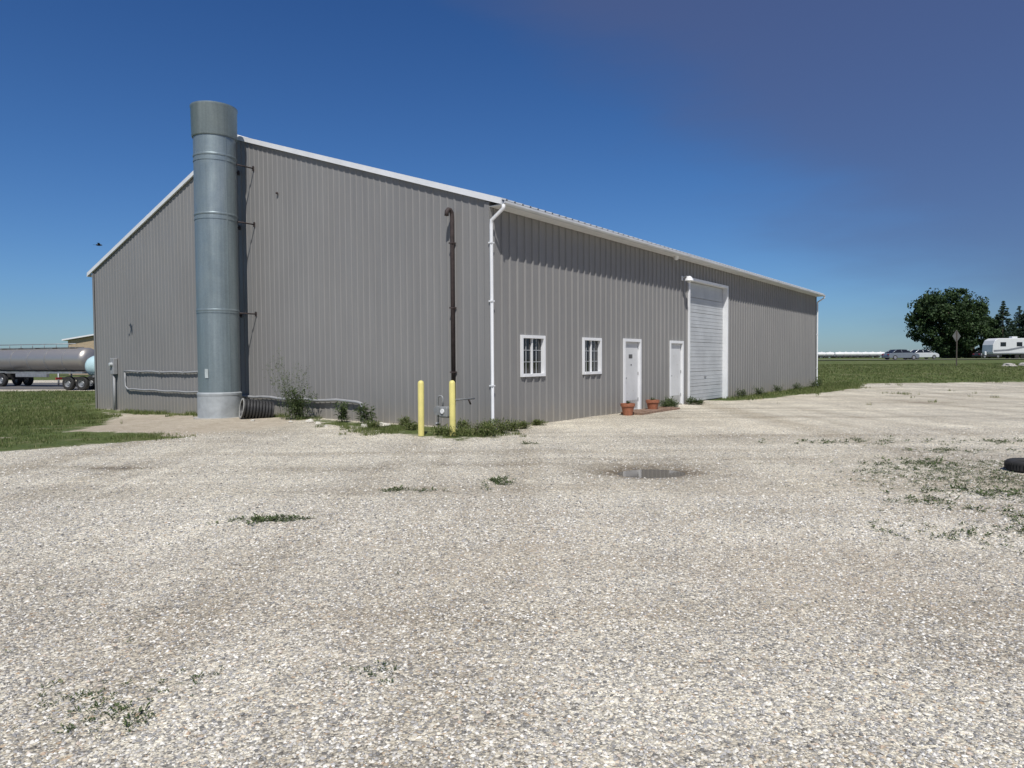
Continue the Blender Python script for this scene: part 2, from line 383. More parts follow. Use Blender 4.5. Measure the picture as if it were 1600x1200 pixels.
for (sx,tx) in ((0,0),(LEN,0),(0,WID),(LEN,WID)):
    ds=-1 if sx==0 else 1;dt=-1 if tx==0 else 1
    pl=[(sx+ds*.040,tx+dt*.040),(sx-ds*.10,tx+dt*.040),(sx-ds*.10,tx+dt*.0365),(sx+ds*.0365,tx+dt*.0365),(sx+ds*.0365,tx-dt*.10),(sx+ds*.040,tx-dt*.10)]
    extrude_poly("corner_trim",pl,2,-.5,ZE-.13,M_wall,bld)
def downspout(nm,s):
    zs=ZE-SL*OH
    pts=[(s,-OH-.06,zs-.12),(s,-OH-.055,zs-.20),(s,-.10,zs-.42),(s,-.09,zs-.52),(s,-.09,.12),(s,-.17,.02)]
    tube(nm,pts,[.042]*6,M_white,bld,8)
    for z in (1.0,2.9,4.2):box(nm+"_strap",(s-.052,s+.052),(-.134,-.041),(z,z+.03),M_white,bld)
downspout("downspout_near",-.03);downspout("downspout_far",LEN+.02)
def frame(nm,a,b,z0,z1,w,y0,y1,m,bottom=True):
    box(nm+"_jamb_l",(a,a+w),(y0,y1),(z0,z1),m,bld,.004);box(nm+"_jamb_r",(b-w,b),(y0,y1),(z0,z1),m,bld,.004)
    box(nm+"_head",(a+w+.001,b-w-.001),(y0,y1-.002),(z1-w,z1-.001),m,bld,.004)
    if bottom:box(nm+"_sill",(a+w+.001,b-w-.001),(y0-.012,y1-.002),(z0+.001,z0+w),m,bld,.004)
for nm,(a,b,z0,z1) in (("window_left",W1),("window_right",W2)):
    frame(nm,a-.01,b+.01,z0-.01,z1+.01,.075,-.05,.10,M_white)
    box(nm+"_glass",(a+.05,b-.05),(.045,.05),(z0+.05,z1-.05),M_glass,bld)
    mid=(a+b)/2
    box(nm+"_mullion",(mid-.022,mid+.022),(.0,.044),(z0+.066,z1-.066),M_white,bld)
    for q in (.25,.75):
        x=a+.066+(b-a-.132)*q
        box(nm+"_muntin_v",(x-.005,x+.005),(.036,.044),(z0+.066,z1-.066),M_gutter,bld)
    for q in (1/3,2/3):
        z=z0+.066+(z1-z0-.132)*q
        for (xa,xb) in ((a+.066,mid-.023),(mid+.023,b-.066)):
            box(nm+"_muntin_h",(xa,xb),(.030,.035),(z-.005,z+.005),M_gutter,bld)
for nm,(a,b,z0,z1) in (("door_left",D1),("door_right",D2)):
    frame(nm,a-.01,b+.01,-.05,z1,.09,-.05,.12,M_white,False)
    box(nm+"_leaf",(a+.085,b-.085),(.03,.075),(.04,z1-.095),M_whitedoor,bld,.003)
    box(nm+"_threshold",(a+.085,b-.085),(-.03,.10),(-.05,.035),M_conc,bld)
    box(nm+"_kickplate",(a+.13,b-.13),(.024,.0295),(.10,.34),mat(nm+"kp",(.50,.50,.48),.4,.3),bld)
    tube(nm+"_knob",[(a+.16,.03,1.02),(a+.16,-.03,1.02)],[.012,.03],M_steel,bld,10)
    box(nm+"_deadbolt",(a+.135,a+.185),(.0,.03),(1.14,1.19),M_steel,bld,.01)
    for z in (.3,1.1,1.9):box(nm+"_hinge",(b-.10,b-.085),(.012,.03),(z,z+.1),M_steel,bld)
box("door_left_notice",(6.80,7.03),(.024,.0295),(1.62,1.74),mat("notice_plate",(.10,.10,.10)),bld)
box("door_left_peephole",(6.93,6.97),(.018,.0295),(1.40,1.44),M_dark,bld)
a,b,z0,z1=G1
frame("garage",a-.01,b+.01,-.05,z1,.10,-.054,.22,M_white,False)
nP=8;hh=(z1-.11-.03)/nP
M_sect=mat("overhead_door_panel",(.47,.49,.50),.45,0,.09,1.2)
for i in range(nP):
    zz=.03+i*hh
    box("garage_section_%d"%i,(a+.095,b-.095),(.14,.18),(zz+.006,zz+hh-.006),M_sect,bld,.008)
    for q in (.25,.5,.75):
        box("garage_section_rib",(a+.10,b-.10),(.133,.1395),(zz+hh*q-.012,zz+hh*q+.012),M_sect,bld,.003)
box("garage_bottom_seal",(a+.105,b-.105),(.145,.175),(-.06,.03),M_rubber,bld)
box("garage_handle",((a+b)/2-.08,(a+b)/2+.08),(.10,.138),(.9,.94),M_steel,bld,.01)
box("wall_light_plate",(10.56,10.70),(-.06,-.038),(4.30,4.46),M_white,bld,.01)
tube("wall_light_arm",[(10.63,-.04,4.40),(10.63,-.20,4.44),(10.63,-.30,4.40)],.018,M_white,bld,8)
lathe("wall_light_shade",[(.03,.08),(.07,.06),(.13,-.02),(.15,-.08),(.14,-.085),(.05,-.07)],M_white,bld,20,(10.63,-.30,4.36))
lathe("wall_light_bulb",[(.001,-.16),(.05,-.14),(.065,-.09),(.05,-.04)],mat("lamp_glass",(.7,.7,.66),.2),bld,16,(10.63,-.30,4.36))
lathe("soffit_lamp",[(.001,-.13),(.06,-.11),(.085,-.05),(.085,0)],M_white,bld,16,(9.78,-.2,zroof(-OH)-.115))
def sagtube(nm,pts,r,m,n=10):return tube(nm,pts,r,m,bld,n)
pp=[(-.085,1.03,.62),(-.085,1.03,4.93),(-.10,1.03,5.02),(-.15,1.03,5.07),(-.21,1.03,5.07),(-.26,1.03,5.02),(-.27,1.03,4.92)]
sagtube("vent_pipe",pp,.052,M_rust)
for z in (1.3,2.8,4.3):box("vent_pipe_strap",(-.145,-.021),(.97,1.09),(z,z+.03),M_rust,bld)
lathe("wall_insulator",[(.001,-.05),(.03,-.04),(.035,0),(.02,.02)],M_rust,bld,10,(-.04,7.83,6.47),axis='x')
box("electric_meter_box",(-.18,-.022),(18.19,18.47),(1.12,1.74),M_pvc,bld,.02)
lathe("electric_meter_glass",[(.001,-.10),(.07,-.09),(.08,0)],mat("meter_glass",(.5,.52,.52),.15),bld,20,(-.18,18.33,1.5),axis='x')
sagtube("electric_riser",[(-.1,18.33,1.12),(-.1,18.33,-.4)],.045,M_pvc)
rc=.032
def wob(t0,t1,z,s=-.075,n=16,am=.012):
    return [(s,t0+(t1-t0)*i/n,z+am*math.sin(i*1.7)+am*.6*math.sin(i*.6)) for i in range(n+1)]
sagtube("conduit_upper",wob(17.55,10.6,1.24),rc,M_pvc)
sagtube("conduit_lower",[(-.07,17.5,1.20),(-.075,17.50,.9),(-.075,17.48,.68)]+wob(17.25,10.6,.575,-.08),rc,M_pvc)
sagtube("conduit_right",wob(10.4,4.4,.51,-.09,14,.018)+[(-.09,4.25,.47),(-.09,4.2,.38),(-.09,4.2,-.2)],.042,M_pvc)
for t in (16.4,14.8,13.2):box("conduit_clip",(-.12,-.021),(t,t+.04),(1.19,1.30),M_pvc,bld)
tube("downspout_back",[(.05,WID+.09,4.9),(.05,WID+.09,-.2)],.045,M_white,bld,8)
pav=empty("brick_step",(O[0],O[1],0),RZ)
for i in range(13):
    for j in range(4):
        s=5.95+i*.21+rng.normal()*.008;t=-.28-j*.17+rng.normal()*.008
        h=.06+rng.normal()*.010
        o=box("paver",(-.10,.10),(-.08,.08),(-.05,h),M_brick,pav,.008);o.location=(s,t,0);o.rotation_euler=(0,0,rng.normal()*.04)
# ------------------------------------------------------------------ exhaust stack
cs,ct=-1.02,9.42;cx,cy=st2w(cs,ct);cz0=gz(cx,cy)
stack=empty("exhaust_stack",(cx,cy,0),RZ)
R=.58
kz=lambda z:1.6+(z-1.6)*.960
def ring(z):return [(R,z-.035),(R+.010,z-.03),(R+.020,z),(R+.010,z+.03),(R,z+.035)]
pr=[(R,.66)]+ring(kz(3.14))+ring(kz(6.02))+ring(kz(7.77))+[(R,8.20)]
lathe("stack_body",pr,M_galv,stack,64)
lathe("stack_base",[(R+.03,cz0-.15),(R+.03,.60),(R+.04,.61),(R+.04,.67),(R+.002,.70)],M_galv2,stack,64)
c0=kz(8.36);c1_=kz(9.27)
lathe("stack_cap",[(R-.03,c0-.02),(R+.02,c0-.03),(R+.04,c0),(R+.05,c1_-.07),(R+.065,c1_-.05),(R+.065,c1_),(R+.03,c1_),(R+.03,c0+.1)],M_galv,stack,64)
box("stack_seam",(-.02,.02),(-R-.010,-R+.01),(.7,c0-.05),M_galv,stack)
lathe("stack_pad",[(.001,cz0+.03),(.72,cz0+.03),(.74,cz0-.2)],M_conc,stack,40)
lp=box("stack_label",(-.01,.01),(-.05,.05),(-.13,.13),mat("label_plate",(.45,.5,.5),.5),stack);an=math.radians(205);lp.location=((R+.012)*math.cos(an),(R+.012)*math.sin(an),1.25);lp.rotation_euler=(0,0,an)
for z in (kz(7.62),kz(5.88),kz(3.08)):
    lathe("stack_band",[(R+.001,z-.025),(R+.012,z-.025),(R+.012,z+.025),(R+.001,z+.025)],M_galv,stack,48)
    for tt in (-.40,.40):
        tube("stack_bracket",[(.35,tt,z),(-cs-.03,tt*1.0,z)],.020,M_rust,stack,6)
        box("stack_bracket_foot",(-cs-.05,-cs-.021),(tt-.03,tt+.03),(z-.07,z+.07),M_rust,stack)
# ------------------------------------------------------------------ bollards, gas meter
def bollard(x,y,tilt):
    e=empty("bollard",(x,y,0));e.rotation_euler=(tilt,tilt*.5,0)
    lathe("post",[(.066,-.3),(.066,1.10),(.058,1.14),(.035,1.165),(.001,1.172)],M_yel,e,28)
bollard(-1.93,14.72,.008);bollard(-1.26,14.69,-.006)
gmx=empty("gas_meter",(-1.42,15.0,0),RZ)
M_gm=mat("gas_meter_gray",(.27,.28,.28),.5,.2,.15,8)
box("meter_body",(-.12,.10),(-.13,.13),(.36,.60),M_gm,gmx,.04)
lathe("meter_face",[(.001,-.02),(.05,-.02),(.055,0)],M_white,gmx,18,(-.125,0,.50),axis='x')
tube("riser_left",[(0,.24,-.2),(0,.24,.78),(0,.20,.82),(0,.13,.82),(0,.10,.78),(0,.10,.58)],.02,M_gm,gmx,8)
tube("riser_right",[(0,-.10,.58),(0,-.10,.70),(0,-.14,.74),(.2,-.16,.74),(.75,-.16,.74)],.02,M_gm,gmx,8)
lathe("regulator",[(.001,-.05),(.10,-.04),(.11,0),(.10,.03),(.04,.05),(.04,.12),(.001,.12)],M_gm,gmx,20,(0,.24,.50),axis='x')
tube("valve",[(0,.24,.22),(-.06,.24,.22),(-.09,.24,.22)],[.03,.03,.015],M_steel,gmx,8)
tube("vent_link",[(.55,-.16,.74),(.62,-.16,.62)],.02,M_rust,gmx,8)
# ------------------------------------------------------------------ corrugated pipe lying by the stack
x,y=st2w(-.98,7.95);cp=empty("corrugated_pipe",(x,y,gz(x,y)+.27))
cp.rotation_euler=(Matrix.Rotation(math.radians(-148),4,'Z')@Matrix.Rotation(math.radians(-9),4,'Y')).to_euler()
pr=[]
nz_=9
for i in range(nz_):
    x0=-.62+i*.085
    pr+=[(.235,x0),(.285,x0+.012),(.29,x0+.04),(.285,x0+.058),(.235,x0+.07)]
pr+=[(.245,.16),(.285,.165),(.29,.19),(.285,.215)]
lathe("pipe_wall",pr+[(.255,.218),(.235,.19),(.225,.0),(.225,-.60)],M_poly,cp,44,axis='x')
lathe("pipe_rim",[(.289,.217),(.292,.232),(.27,.238),(.236,.232),(.235,.216)],mat("weathered_rim",(.34,.34,.32),.8),cp,44,axis='x')
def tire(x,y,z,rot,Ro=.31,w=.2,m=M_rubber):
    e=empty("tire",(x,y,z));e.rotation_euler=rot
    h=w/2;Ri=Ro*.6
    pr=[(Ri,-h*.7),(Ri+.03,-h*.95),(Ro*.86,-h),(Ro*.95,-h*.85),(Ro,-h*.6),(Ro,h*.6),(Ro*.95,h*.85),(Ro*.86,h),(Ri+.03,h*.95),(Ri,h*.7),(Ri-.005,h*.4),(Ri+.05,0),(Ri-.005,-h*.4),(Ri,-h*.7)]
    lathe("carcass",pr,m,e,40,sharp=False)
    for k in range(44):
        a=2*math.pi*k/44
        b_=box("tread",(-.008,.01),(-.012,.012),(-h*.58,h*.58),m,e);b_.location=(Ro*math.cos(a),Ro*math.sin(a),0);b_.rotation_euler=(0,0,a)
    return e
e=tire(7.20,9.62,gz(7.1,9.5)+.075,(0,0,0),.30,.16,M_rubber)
# ------------------------------------------------------------------ pots
def pot(x,y):
    z=gz(x,y);e=empty("flower_pot",(x,y,z))
    lathe("pot",[(.001,.0),(.13,.0),(.185,.26),(.205,.26),(.21,.34),(.19,.345),(.18,.28),(.001,.27)],M_terra,e,28)
    lathe("soil",[(.001,.285),(.18,.283)],M_soil,e,20)
    return e
pots=[pot(*st2w(5.62,-.55)),pot(*st2w(7.35,-.5))]
# ------------------------------------------------------------------ puddle: flat water in the hollow
V=[(0,0,0)];n=40
for k in range(n):
    a=2*math.pi*k/n;V.append((.75*math.cos(a),.55*math.sin(a),0))
pud=mesh("puddle",V,[(0,1+k,1+(k+1)%n) for k in range(n)],M_water);pud.location=(PX,PY,gz(PX,PY)+.016)
PZ=gz(PX,PY)+.016
# ------------------------------------------------------------------ scatter: stones
def stones(n,y0,y1,r0,r1):
    y=y0+(y1-y0)*rng.random(n*2)**1.15;x=(rng.random(n*2)*2-1)*(y*.76+.5)
    PP=np.stack([x,y],1);g,d,w_,b_=fields(PP);ok=(g<.45)&((tz(x,y)>PZ+.001)|(((x-PX)/.8)**2+((y-PY)/.6)**2>1));x=x[ok][:n];y=y[ok][:n];n=len(x)
    r=(r0+(r1-r0)*rng.random(n)**2.5)
    base=np.array([[1,0,0],[0,1,0],[-1,0,0],[0,-1,0],[0,0,1],[0,0,-1]],float)
    V=base[None]*(1+.35*(rng.random((n,6,1))-.5))+ .22*(rng.random((n,6,3))-.5)
    sc=np.stack([r*(.8+.5*rng.random(n)),r*(.7+.4*rng.random(n)),r*(.45+.3*rng.random(n))],1)
    V=V*sc[:,None]
    a=rng.random(n)*6.283;c,s=np.cos(a),np.sin(a);tl=(rng.random(n)-.5)*.9
    vx=V[:,:,0]*c[:,None]-V[:,:,1]*s[:,None];vy=V[:,:,0]*s[:,None]+V[:,:,1]*c[:,None];vz=V[:,:,2]+vx*tl[:,None]*.5
    z=tz(x,y)+r*.18
    V=np.stack([vx+x[:,None],vy+y[:,None],vz+z[:,None]],2).reshape(-1,3)
    fb=np.array([[0,1,4],[1,2,4],[2,3,4],[3,0,4],[1,0,5],[2,1,5],[3,2,5],[0,3,5]])
    Fc=(fb[None]+(np.arange(n)*6)[:,None,None]).reshape(-1,3)
    return V,Fc
a1=stones(85000,2.2,8,.005,.013);a2=stones(30000,6,16,.008,.018)
V=np.concatenate([a1[0],a2[0]]);Fc=np.concatenate([a1[1],a2[1]+len(a1[0])])
mesh_np("gravel",V,Fc,M_stone)
# ------------------------------------------------------------------ grass blades
def blades(x,y,h,w,z=None,lean=.5):
    n=len(x);z=tz(x,y) if z is None else z
    a=rng.random(n)*6.283;la=rng.random(n)*6.283;hh=h*(.5+.9*rng.random(n));ln=hh*lean*rng.random(n)*1.6
    dx,dy=np.cos(a)*w/2,np.sin(a)*w/2
    p0=np.stack([x-dx,y-dy,z-.01],1);p1=np.stack([x+dx,y+dy,z-.01],1)
    p2=np.stack([x+np.cos(la)*ln,y+np.sin(la)*ln,z+hh],1)
    return np.stack([p0,p1,p2],1).reshape(-1,3)
def noise2(x,y,f,seed):
    r=np.random.default_rng(seed);v=0
    for i in range(7):
        a=r.random()*6.283;k=f*(.6+1.6*r.random());v=v+np.sin((x*np.cos(a)+y*np.sin(a))*k+r.random()*6.28)
    return v/7**.5
allb=[]
def region(n,x0,x1,y0,y1,thr,h,w):
    x=x0+(x1-x0)*rng.random(n);y=y0+(y1-y0)*rng.random(n)
    g,_,_,_=fields(np.stack([x,y],1));q=g+.32*noise2(x,y,2.0,3)+.18*noise2(x,y,6,4);ok=q>thr
    x,y=x[ok],y[ok];s=(x-O[0])*A[0]+(y-O[1])*A[1];t=(x-O[0])*B[0]+(y-O[1])*B[1]
    ok=~((s>-.04)&(s<LEN+.1)&(t>-.04)&(t<WID+.1));x,y=x[ok],y[ok]
    allb.append(blades(x,y,h,w))
region(80000,-19,-6.5,11,27,.80,.055,.014)
region(40000,-32,-12,20,46,.70,.09,.03)
region(55000,-6,1.2,12.5,21,.68,.08,.013)
region(30000,-14.5,-6,19,28,.64,.11,.02)
region(50000,7,24,23,43,.55,.11,.025)
region(50000,18,50,41,64,.68,.09,.045)
V=np.concatenate(allb);mesh_np("grass",V,np.arange(len(V)).reshape(-1,3),M_grass)
# ------------------------------------------------------------------ low weeds in gravel
def leafquads(c,dirv,ln,wd):
    n=len(c);up=np.array([0,0,1.]);sd=np.cross(dirv,up+.3*rng.normal(size=(n,3)));sd/=np.linalg.norm(sd,axis=1)[:,None]+1e-9
    a=c;m=c+dirv*(ln*.55)[:,None];t=c+dirv*ln[:,None]-up*(ln*.12)[:,None]
    return np.stack([a,m+sd*(wd/2)[:,None],t,m-sd*(wd/2)[:,None]],1).reshape(-1,3)
def lowweeds(px,py,size,nl=12):
    n=len(px);z=tz(px,py)
    c=np.repeat(np.stack([px,py,z+.003],1),nl,0);m=len(c);a=rng.random(m)*6.283;el=rng.random(m)*.9+.05
    dv=np.stack([np.cos(a)*np.cos(el),np.sin(a)*np.cos(el),np.sin(el)],1);s=np.repeat(size,nl)
    off=dv*(s*rng.random(m)*.9)[:,None]*np.array([1,1,.5])
    return leafquads(c+off,dv,s*(.35+.5*rng.random(m)),s*(.16+.16*rng.random(m)))
Q=[]
def patch(x,y,rx,ry,n,size):
    px=x+rng.normal(size=n)*rx;py=y+rng.normal(size=n)*ry
    Q.append(lowweeds(px,py,size*(.5+rng.random(n))))
patch(-2.45,6.86,.16,.07,46,.050);patch(-2.3,6.98,.13,.04,20,.045)
patch(-1.42,8.5,.09,.04,18,.05);patch(-1.05,8.45,.08,.03,12,.04);patch(-.17,9.1,.12,.18,46,.055)
patch(-1.82,3.10,.14,.09,44,.028);patch(-2.05,3.3,.15,.09,26,.024);patch(-1.6,3.35,.12,.12,16,.022)
patch(-.68,3.52,.05,.04,14,.024);patch(-.8,3.45,.12,.06,10,.02);patch(.3,13.1,.1,.05,12,.06)
n=14000;px=3.4+8.0*rng.random(n);py=5.2+9.0*rng.random(n)
dn=noise2(px,py,1.1,11)+.5*noise2(px,py,4,12)
cen=np.exp(-(((px-(2.2+.45*py))/2.1)**2))*np.exp(-((py-8.8)/3.5)**2)
ok=(dn*.45+cen*1.5+.42*rng.normal(size=n))>1.5;px,py=px[ok],py[ok]
Q.append(lowweeds(px,py,.040*(.4+1.1*rng.random(len(px))),9))
patch(4.15,6.2,.5,.22,90,.042);patch(4.6,7.6,.35,.2,60,.05);patch(6.2,10.4,.5,.25,60,.06);patch(6.3,13.2,.7,.3,60,.06);patch(9.3,13.0,.6,.25,50,.07);patch(5.2,6.9,.3,.2,50,.05);patch(5.6,8.1,.25,.2,40,.065);patch(4.9,6.4,.2,.12,40,.055);patch(7.4,11.8,.6,.2,50,.055)
n=260;px=-7+15*rng.random(n);py=3+12*rng.random(n);Q.append(lowweeds(px,py,.022*(.5+rng.random(n)),7))
V=np.concatenate(Q);mesh_np("weed_patches",V,np.arange(len(V)).reshape(-1,4),M_weed)
# ------------------------------------------------------------------ taller weeds by walls
def plant(name,x,y,h,spread,nst,nleaf,lw,mat_=M_weed,lean=.4,z=None):
    z=gz(x,y) if z is None else z;V=[];F=[];LV=[]
    for i in range(nst):
        a=rng.random()*6.283;ln=lean*(.2+rng.random());hh=h*(.55+.5*rng.random());bx=x+rng.normal()*spread*.25;by=y+rng.normal()*spread*.25
        pts=[]
        for k in range(6):
            q=k/5;pts.append(np.array([bx+math.cos(a)*ln*hh*q**1.6,by+math.sin(a)*ln*hh*q**1.6,z+hh*q]))
        for k in range(5):
            r=.006*(1-k/6);nn=len(V)
            for p_,rr in ((pts[k],r),(pts[k+1],r*.8)):
                for c in range(3):V.append((p_[0]+rr*math.cos(c*2.09),p_[1]+rr*math.sin(c*2.09),p_[2]))
            for c in range(3):F.append((nn+c,nn+(c+1)%3,nn+3+(c+1)%3,nn+3+c))
        m=nleaf;q=.12+.88*rng.random(m);pa=np.array(pts);base=np.stack([np.interp(q*5,range(6),pa[:,j]) for j in range(3)],1)
        aa=rng.random(m)*6.283;el=rng.normal(size=m)*.5+.35
        dv=np.stack([np.cos(aa)*np.cos(el),np.sin(aa)*np.cos(el),np.sin(el)],1)
        br=(rng.random(m)*spread*.35*(1-q*.5));LV.append(leafquads(base+dv*br[:,None],dv,lw*(1.3+1.6*rng.random(m)),lw*(.35+.4*rng.random(m))))
    n0=len(V);LV=np.concatenate(LV);allV=np.concatenate([np.array(V),LV]);Fq=F+[tuple(n0+4*i+j for j in range(4)) for i in range(len(LV)//4)]
    return mesh_np(name,allV,np.array(Fq),mat_)
x,y=st2w(-.75,6.35);plant("tall_weed",x,y,1.95,.6,14,95,.030,lean=.36)
x,y=st2w(-.55,6.3);plant("tall_weed",x,y,.85,.5,14,90,.05,lean=.35)
x,y=st2w(-.5,4.48);plant("tall_weed",x,y,.50,.2,7,60,.055,lean=.2)
x,y=st2w(-.5,3.59);plant("tall_weed",x,y,.55,.2,7,60,.055,lean=.2)
for (s,t,h,sp) in ((-.35,-.25,.28,.3),(-.75,-.35,.26,.35),(-1.0,-.7,.26,.35),(-.3,.5,.20,.3),(-1.3,.3,.18,.35),(-.35,-.55,.34,.3),(.25,-.45,.24,.3),(-1.3,-.1,.18,.4),(-.9,1.5,.16,.3),(-.5,2.2,.2,.3),(-1.2,2.5,.14,.3),(.8,-.3,.14,.25),(1.6,-.2,.10,.2)):
    x,y=st2w(s,t);plant("weed_clump",x,y,h,sp,16,34,.032,M_grass,lean=.7)
for (s,t,h,sp) in ((8.5,-.4,.28,.3),(8.9,-.35,.35,.3),(9.3,-.3,.22,.25),(10.9,-.25,.25,.25),(11.0,-.5,.15,.2),(16,-.3,.3,.3),(18,-.4,.3,.3),(21,-.35,.3,.3),(24,-.4,.35,.35),(27,-.5,.4,.4),(28.6,-.4,.5,.4)):
    x,y=st2w(s,t);plant("weed_clump",x,y,h,sp,12,34,.04,M_weed,lean=.6)
for p_ in pots: plant("potted_weed",p_.location.x,p_.location.y,.12,.12,8,12,.03,M_weed,z=p_.location.z+.28)
def rock(name,x,y,r,m,sz=(1,1,.6)):
    import bmesh
    bm=bmesh.new();bmesh.ops.create_icosphere(bm,subdivisions=3,radius=1)
    sd=rng.random(3)*10
    for v in bm.verts:
        c=v.co;k=1+.22*math.sin(c.x*3+sd[0])*math.sin(c.y*3.3+sd[1])+.12*math.sin(c.z*6+sd[2])+.06*math.sin(c.x*9+c.y*8)
        v.co=Vector((c.x*sz[0],c.y*sz[1],c.z*sz[2]))*k*r
    me=bpy.data.meshes.new(name);bm.to_mesh(me);bm.free();me.materials.append(m);o=bpy.data.objects.new(name,me);o.location=(x,y,gz(x,y)+r*.15);o.rotation_euler=(0,0,rng.random()*6);return link(o)
M_lime=mat("limestone",(.62,.59,.52),.9,0,.15,5,bump=.5)
for s,t,r in ((-.9,2.57,.16),(-1.1,3.0,.09),(-1.0,5.2,.10),(-1.3,5.6,.06),(-1.2,4.6,.07),(-.8,3.3,.06),(-1.5,7.0,.06),(-1.6,3.8,.05)):
    x,y=st2w(s,t);rock("limestone_rock",x,y,r,M_lime)
# ------------------------------------------------------------------ right distance
def terrain_strip(name,pts,w,m,dz=.03,n=60):
    V=[];F=[]
    for i in range(n+1):
        q=i/n;x=pts[0][0]+(pts[1][0]-pts[0][0])*q;y=pts[0][1]+(pts[1][1]-pts[0][1])*q
        dx=pts[1][0]-pts[0][0];dy=pts[1][1]-pts[0][1];l=math.hypot(dx,dy);nx_,ny_=-dy/l,dx/l
        for s in (-1,1):
            xx,yy=x+nx_*w/2*s,y+ny_*w/2*s;V.append((xx,yy,tzf(x,y)+dz))
    for i in range(n):F.append((2*i,2*i+1,2*i+3,2*i+2))
    return mesh(name,V,F,m)
M_road=mat("pale_road",(.30,.29,.27),.9,0,.1,1)
terrain_strip("road",((22,92),(400,118)),9,M_road,.10)
terrain_strip("access_road",((-300,66),(-16,54)),14,mat("left_lot_asphalt",(.13,.125,.12),.9,0,.15,.4),.03)
sx,sy=37.0,58.0;sz=tzf(sx,sy)
sg=empty("traffic_sign",(sx,sy,sz),math.radians(25))
M_signb=mat("aluminium_sign_back",(.16,.16,.155),.5,.2);M_post=mat("sign_post_steel",(.13,.11,.09),.7,.3)
box("post",(-.045,.045),(-.025,.025),(-.3,2.95),M_post,sg)
o=box("panel",(-.38,.38),(-.004,.004),(-.38,.38),M_signb,sg,.003);o.location=(0,.031,2.50);o.rotation_euler=(0,math.radians(45),0)
def car(name,x,y,rz,col,L_=4.6,hgt=1.45):
    e=empty(name,(x,y,tzf(x,y)),rz)
    m=mat(name+"_paint",col,.25,.3,.03);
    lo=[(-2.3,.45),(-2.25,.75),(-2.1,.92),(-1.3,.98),(1.0,1.0),(1.9,.9),(2.25,.75),(2.3,.4),(2.2,.25),(-2.2,.25)]
    extrude_poly("body",lo,1,-.88,.88,m,e,.07)
    top=[(-1.0,hgt-.02),(-.55,hgt),(.35,hgt-.02)];bot=[(-1.75,.97),(1.25,.98)]
    V=[];
    for yy,tt in ((-.82,-.62),(.82,.62)):
        V+=[(bot[0][0],yy,bot[0][1]),(bot[1][0],yy,bot[1][1]),(top[2][0],tt,top[2][1]),(top[1][0],tt,top[1][1]),(top[0][0],tt,top[0][1])]
    F=[(0,1,2,3,4),(9,8,7,6,5),(0,5,6,1),(1,6,7,2),(4,9,5,0)]
    mesh("windows",V,F,M_glass,e)
    mesh("roof_panel",[(.38,-.64,hgt-.015),(.38,.64,hgt-.015),(-.55,.64,hgt+.012),(-.55,-.64,hgt+.012),(-1.02,-.64,hgt-.01),(-1.02,.64,hgt-.01)],[(0,1,2,3),(3,2,5,4)],m,e)
    for s in (-1,1):
        tube("pillar",[(-.3,s*.83,.97),(-.35,s*.64,hgt)],.04,m,e,6)
        tube("pillar_front",[(1.27,s*.82,.97),(.37,s*.63,hgt-.01)],.035,m,e,6);tube("pillar_rear",[(-1.75,s*.82,.97),(-1.0,s*.63,hgt-.01)],.06,m,e,6)
        for xx in (-1.4,1.4):
            lathe("wheel",[(.001,-.1),(.2,-.1),(.22,-.11),(.32,-.1),(.33,0),(.32,.1),(.22,.11),(.2,.1),(.001,.1)],M_rubber,e,24,(xx,s*.82,.33),axis='y')
            lathe("hub",[(.001,0),(.19,.0),(.2,-s*.01)],M_steel,e,16,(xx,s*.935,.33),axis='y')
        box("headlight",(2.2,2.31),(s*.55-.15,s*.55+.15),(.62,.75),M_white,e,.02)
        box("taillight",(-2.31,-2.2),(s*.6-.15,s*.6+.15),(.65,.82),mat("tail",(.3,.02,.02)),e,.02)
    return e
car("parked_car",54.6,98,.12,(.20,.23,.26))
car("parked_car",63.5,108,.12,(.72,.73,.74))
car("parked_car",84.5,124,.2,(.05,.05,.06))
rvx,rvy=79.0,110.0;rv=empty("camper_trailer",(rvx,rvy,tzf(rvx,rvy)-.05),math.radians(2))
M_rv=mat("camper_fiberglass",(.66,.67,.67),.35,0,.03);M_rvg=mat("camper_graphic_gray",(.22,.23,.25),.4)
extrude_poly("body",[(-4.1,1.1),(-4.0,.72),(4.2,.72),(4.25,3.1),(4.1,3.22),(-3.2,3.22),(-3.75,2.9),(-4.05,2.2)],1,-1.2,1.2,M_rv,rv,.08)
extrude_poly("graphic_swoosh",[(-3.95,1.1),(-1.5,1.25),(1.2,1.75),(3.8,1.9),(3.8,2.05),(1.0,2.0),(-1.8,1.5),(-3.98,1.4)],1,-1.212,-1.2015,M_rvg,rv)
extrude_poly("skirt_stripe",[(-4.0,.80),(4.1,.80),(4.1,.95),(-4.02,.95)],1,-1.212,-1.2015,M_rvg,rv)
for a_,b_ in ((-2.9,-2.0),(-.3,.6),(2.3,3.3)):box("window",(a_,b_),(-1.225,-1.2015),(1.95 if a_<0 else 2.1,2.6),M_glass,rv,.01)
box("door",(1.0,1.65),(-1.23,-1.2015),(.85,2.7),M_rv,rv,.01);box("ac_unit",(-.4,.5),(-.35,.35),(3.22,3.5),M_rv,rv,.06)
for xx in (-.1,.8):
    for yy in (-1.0,1.0):lathe("wheel",[(.001,-.1),(.2,-.1),(.34,-.09),(.35,0),(.34,.09),(.001,.1)],M_rubber,rv,24,(xx,yy,.36),axis='y')
tube("hitch_a",[(-4.0,-.5,.55),(-5.2,0,.5)],.05,M_rubber,rv,6);tube("hitch_b",[(-4.0,.5,.55),(-5.2,0,.5)],.05,M_rubber,rv,6);tube("jack",[(-5.0,0,.0),(-5.0,0,.9)],.04,M_steel,rv,6)
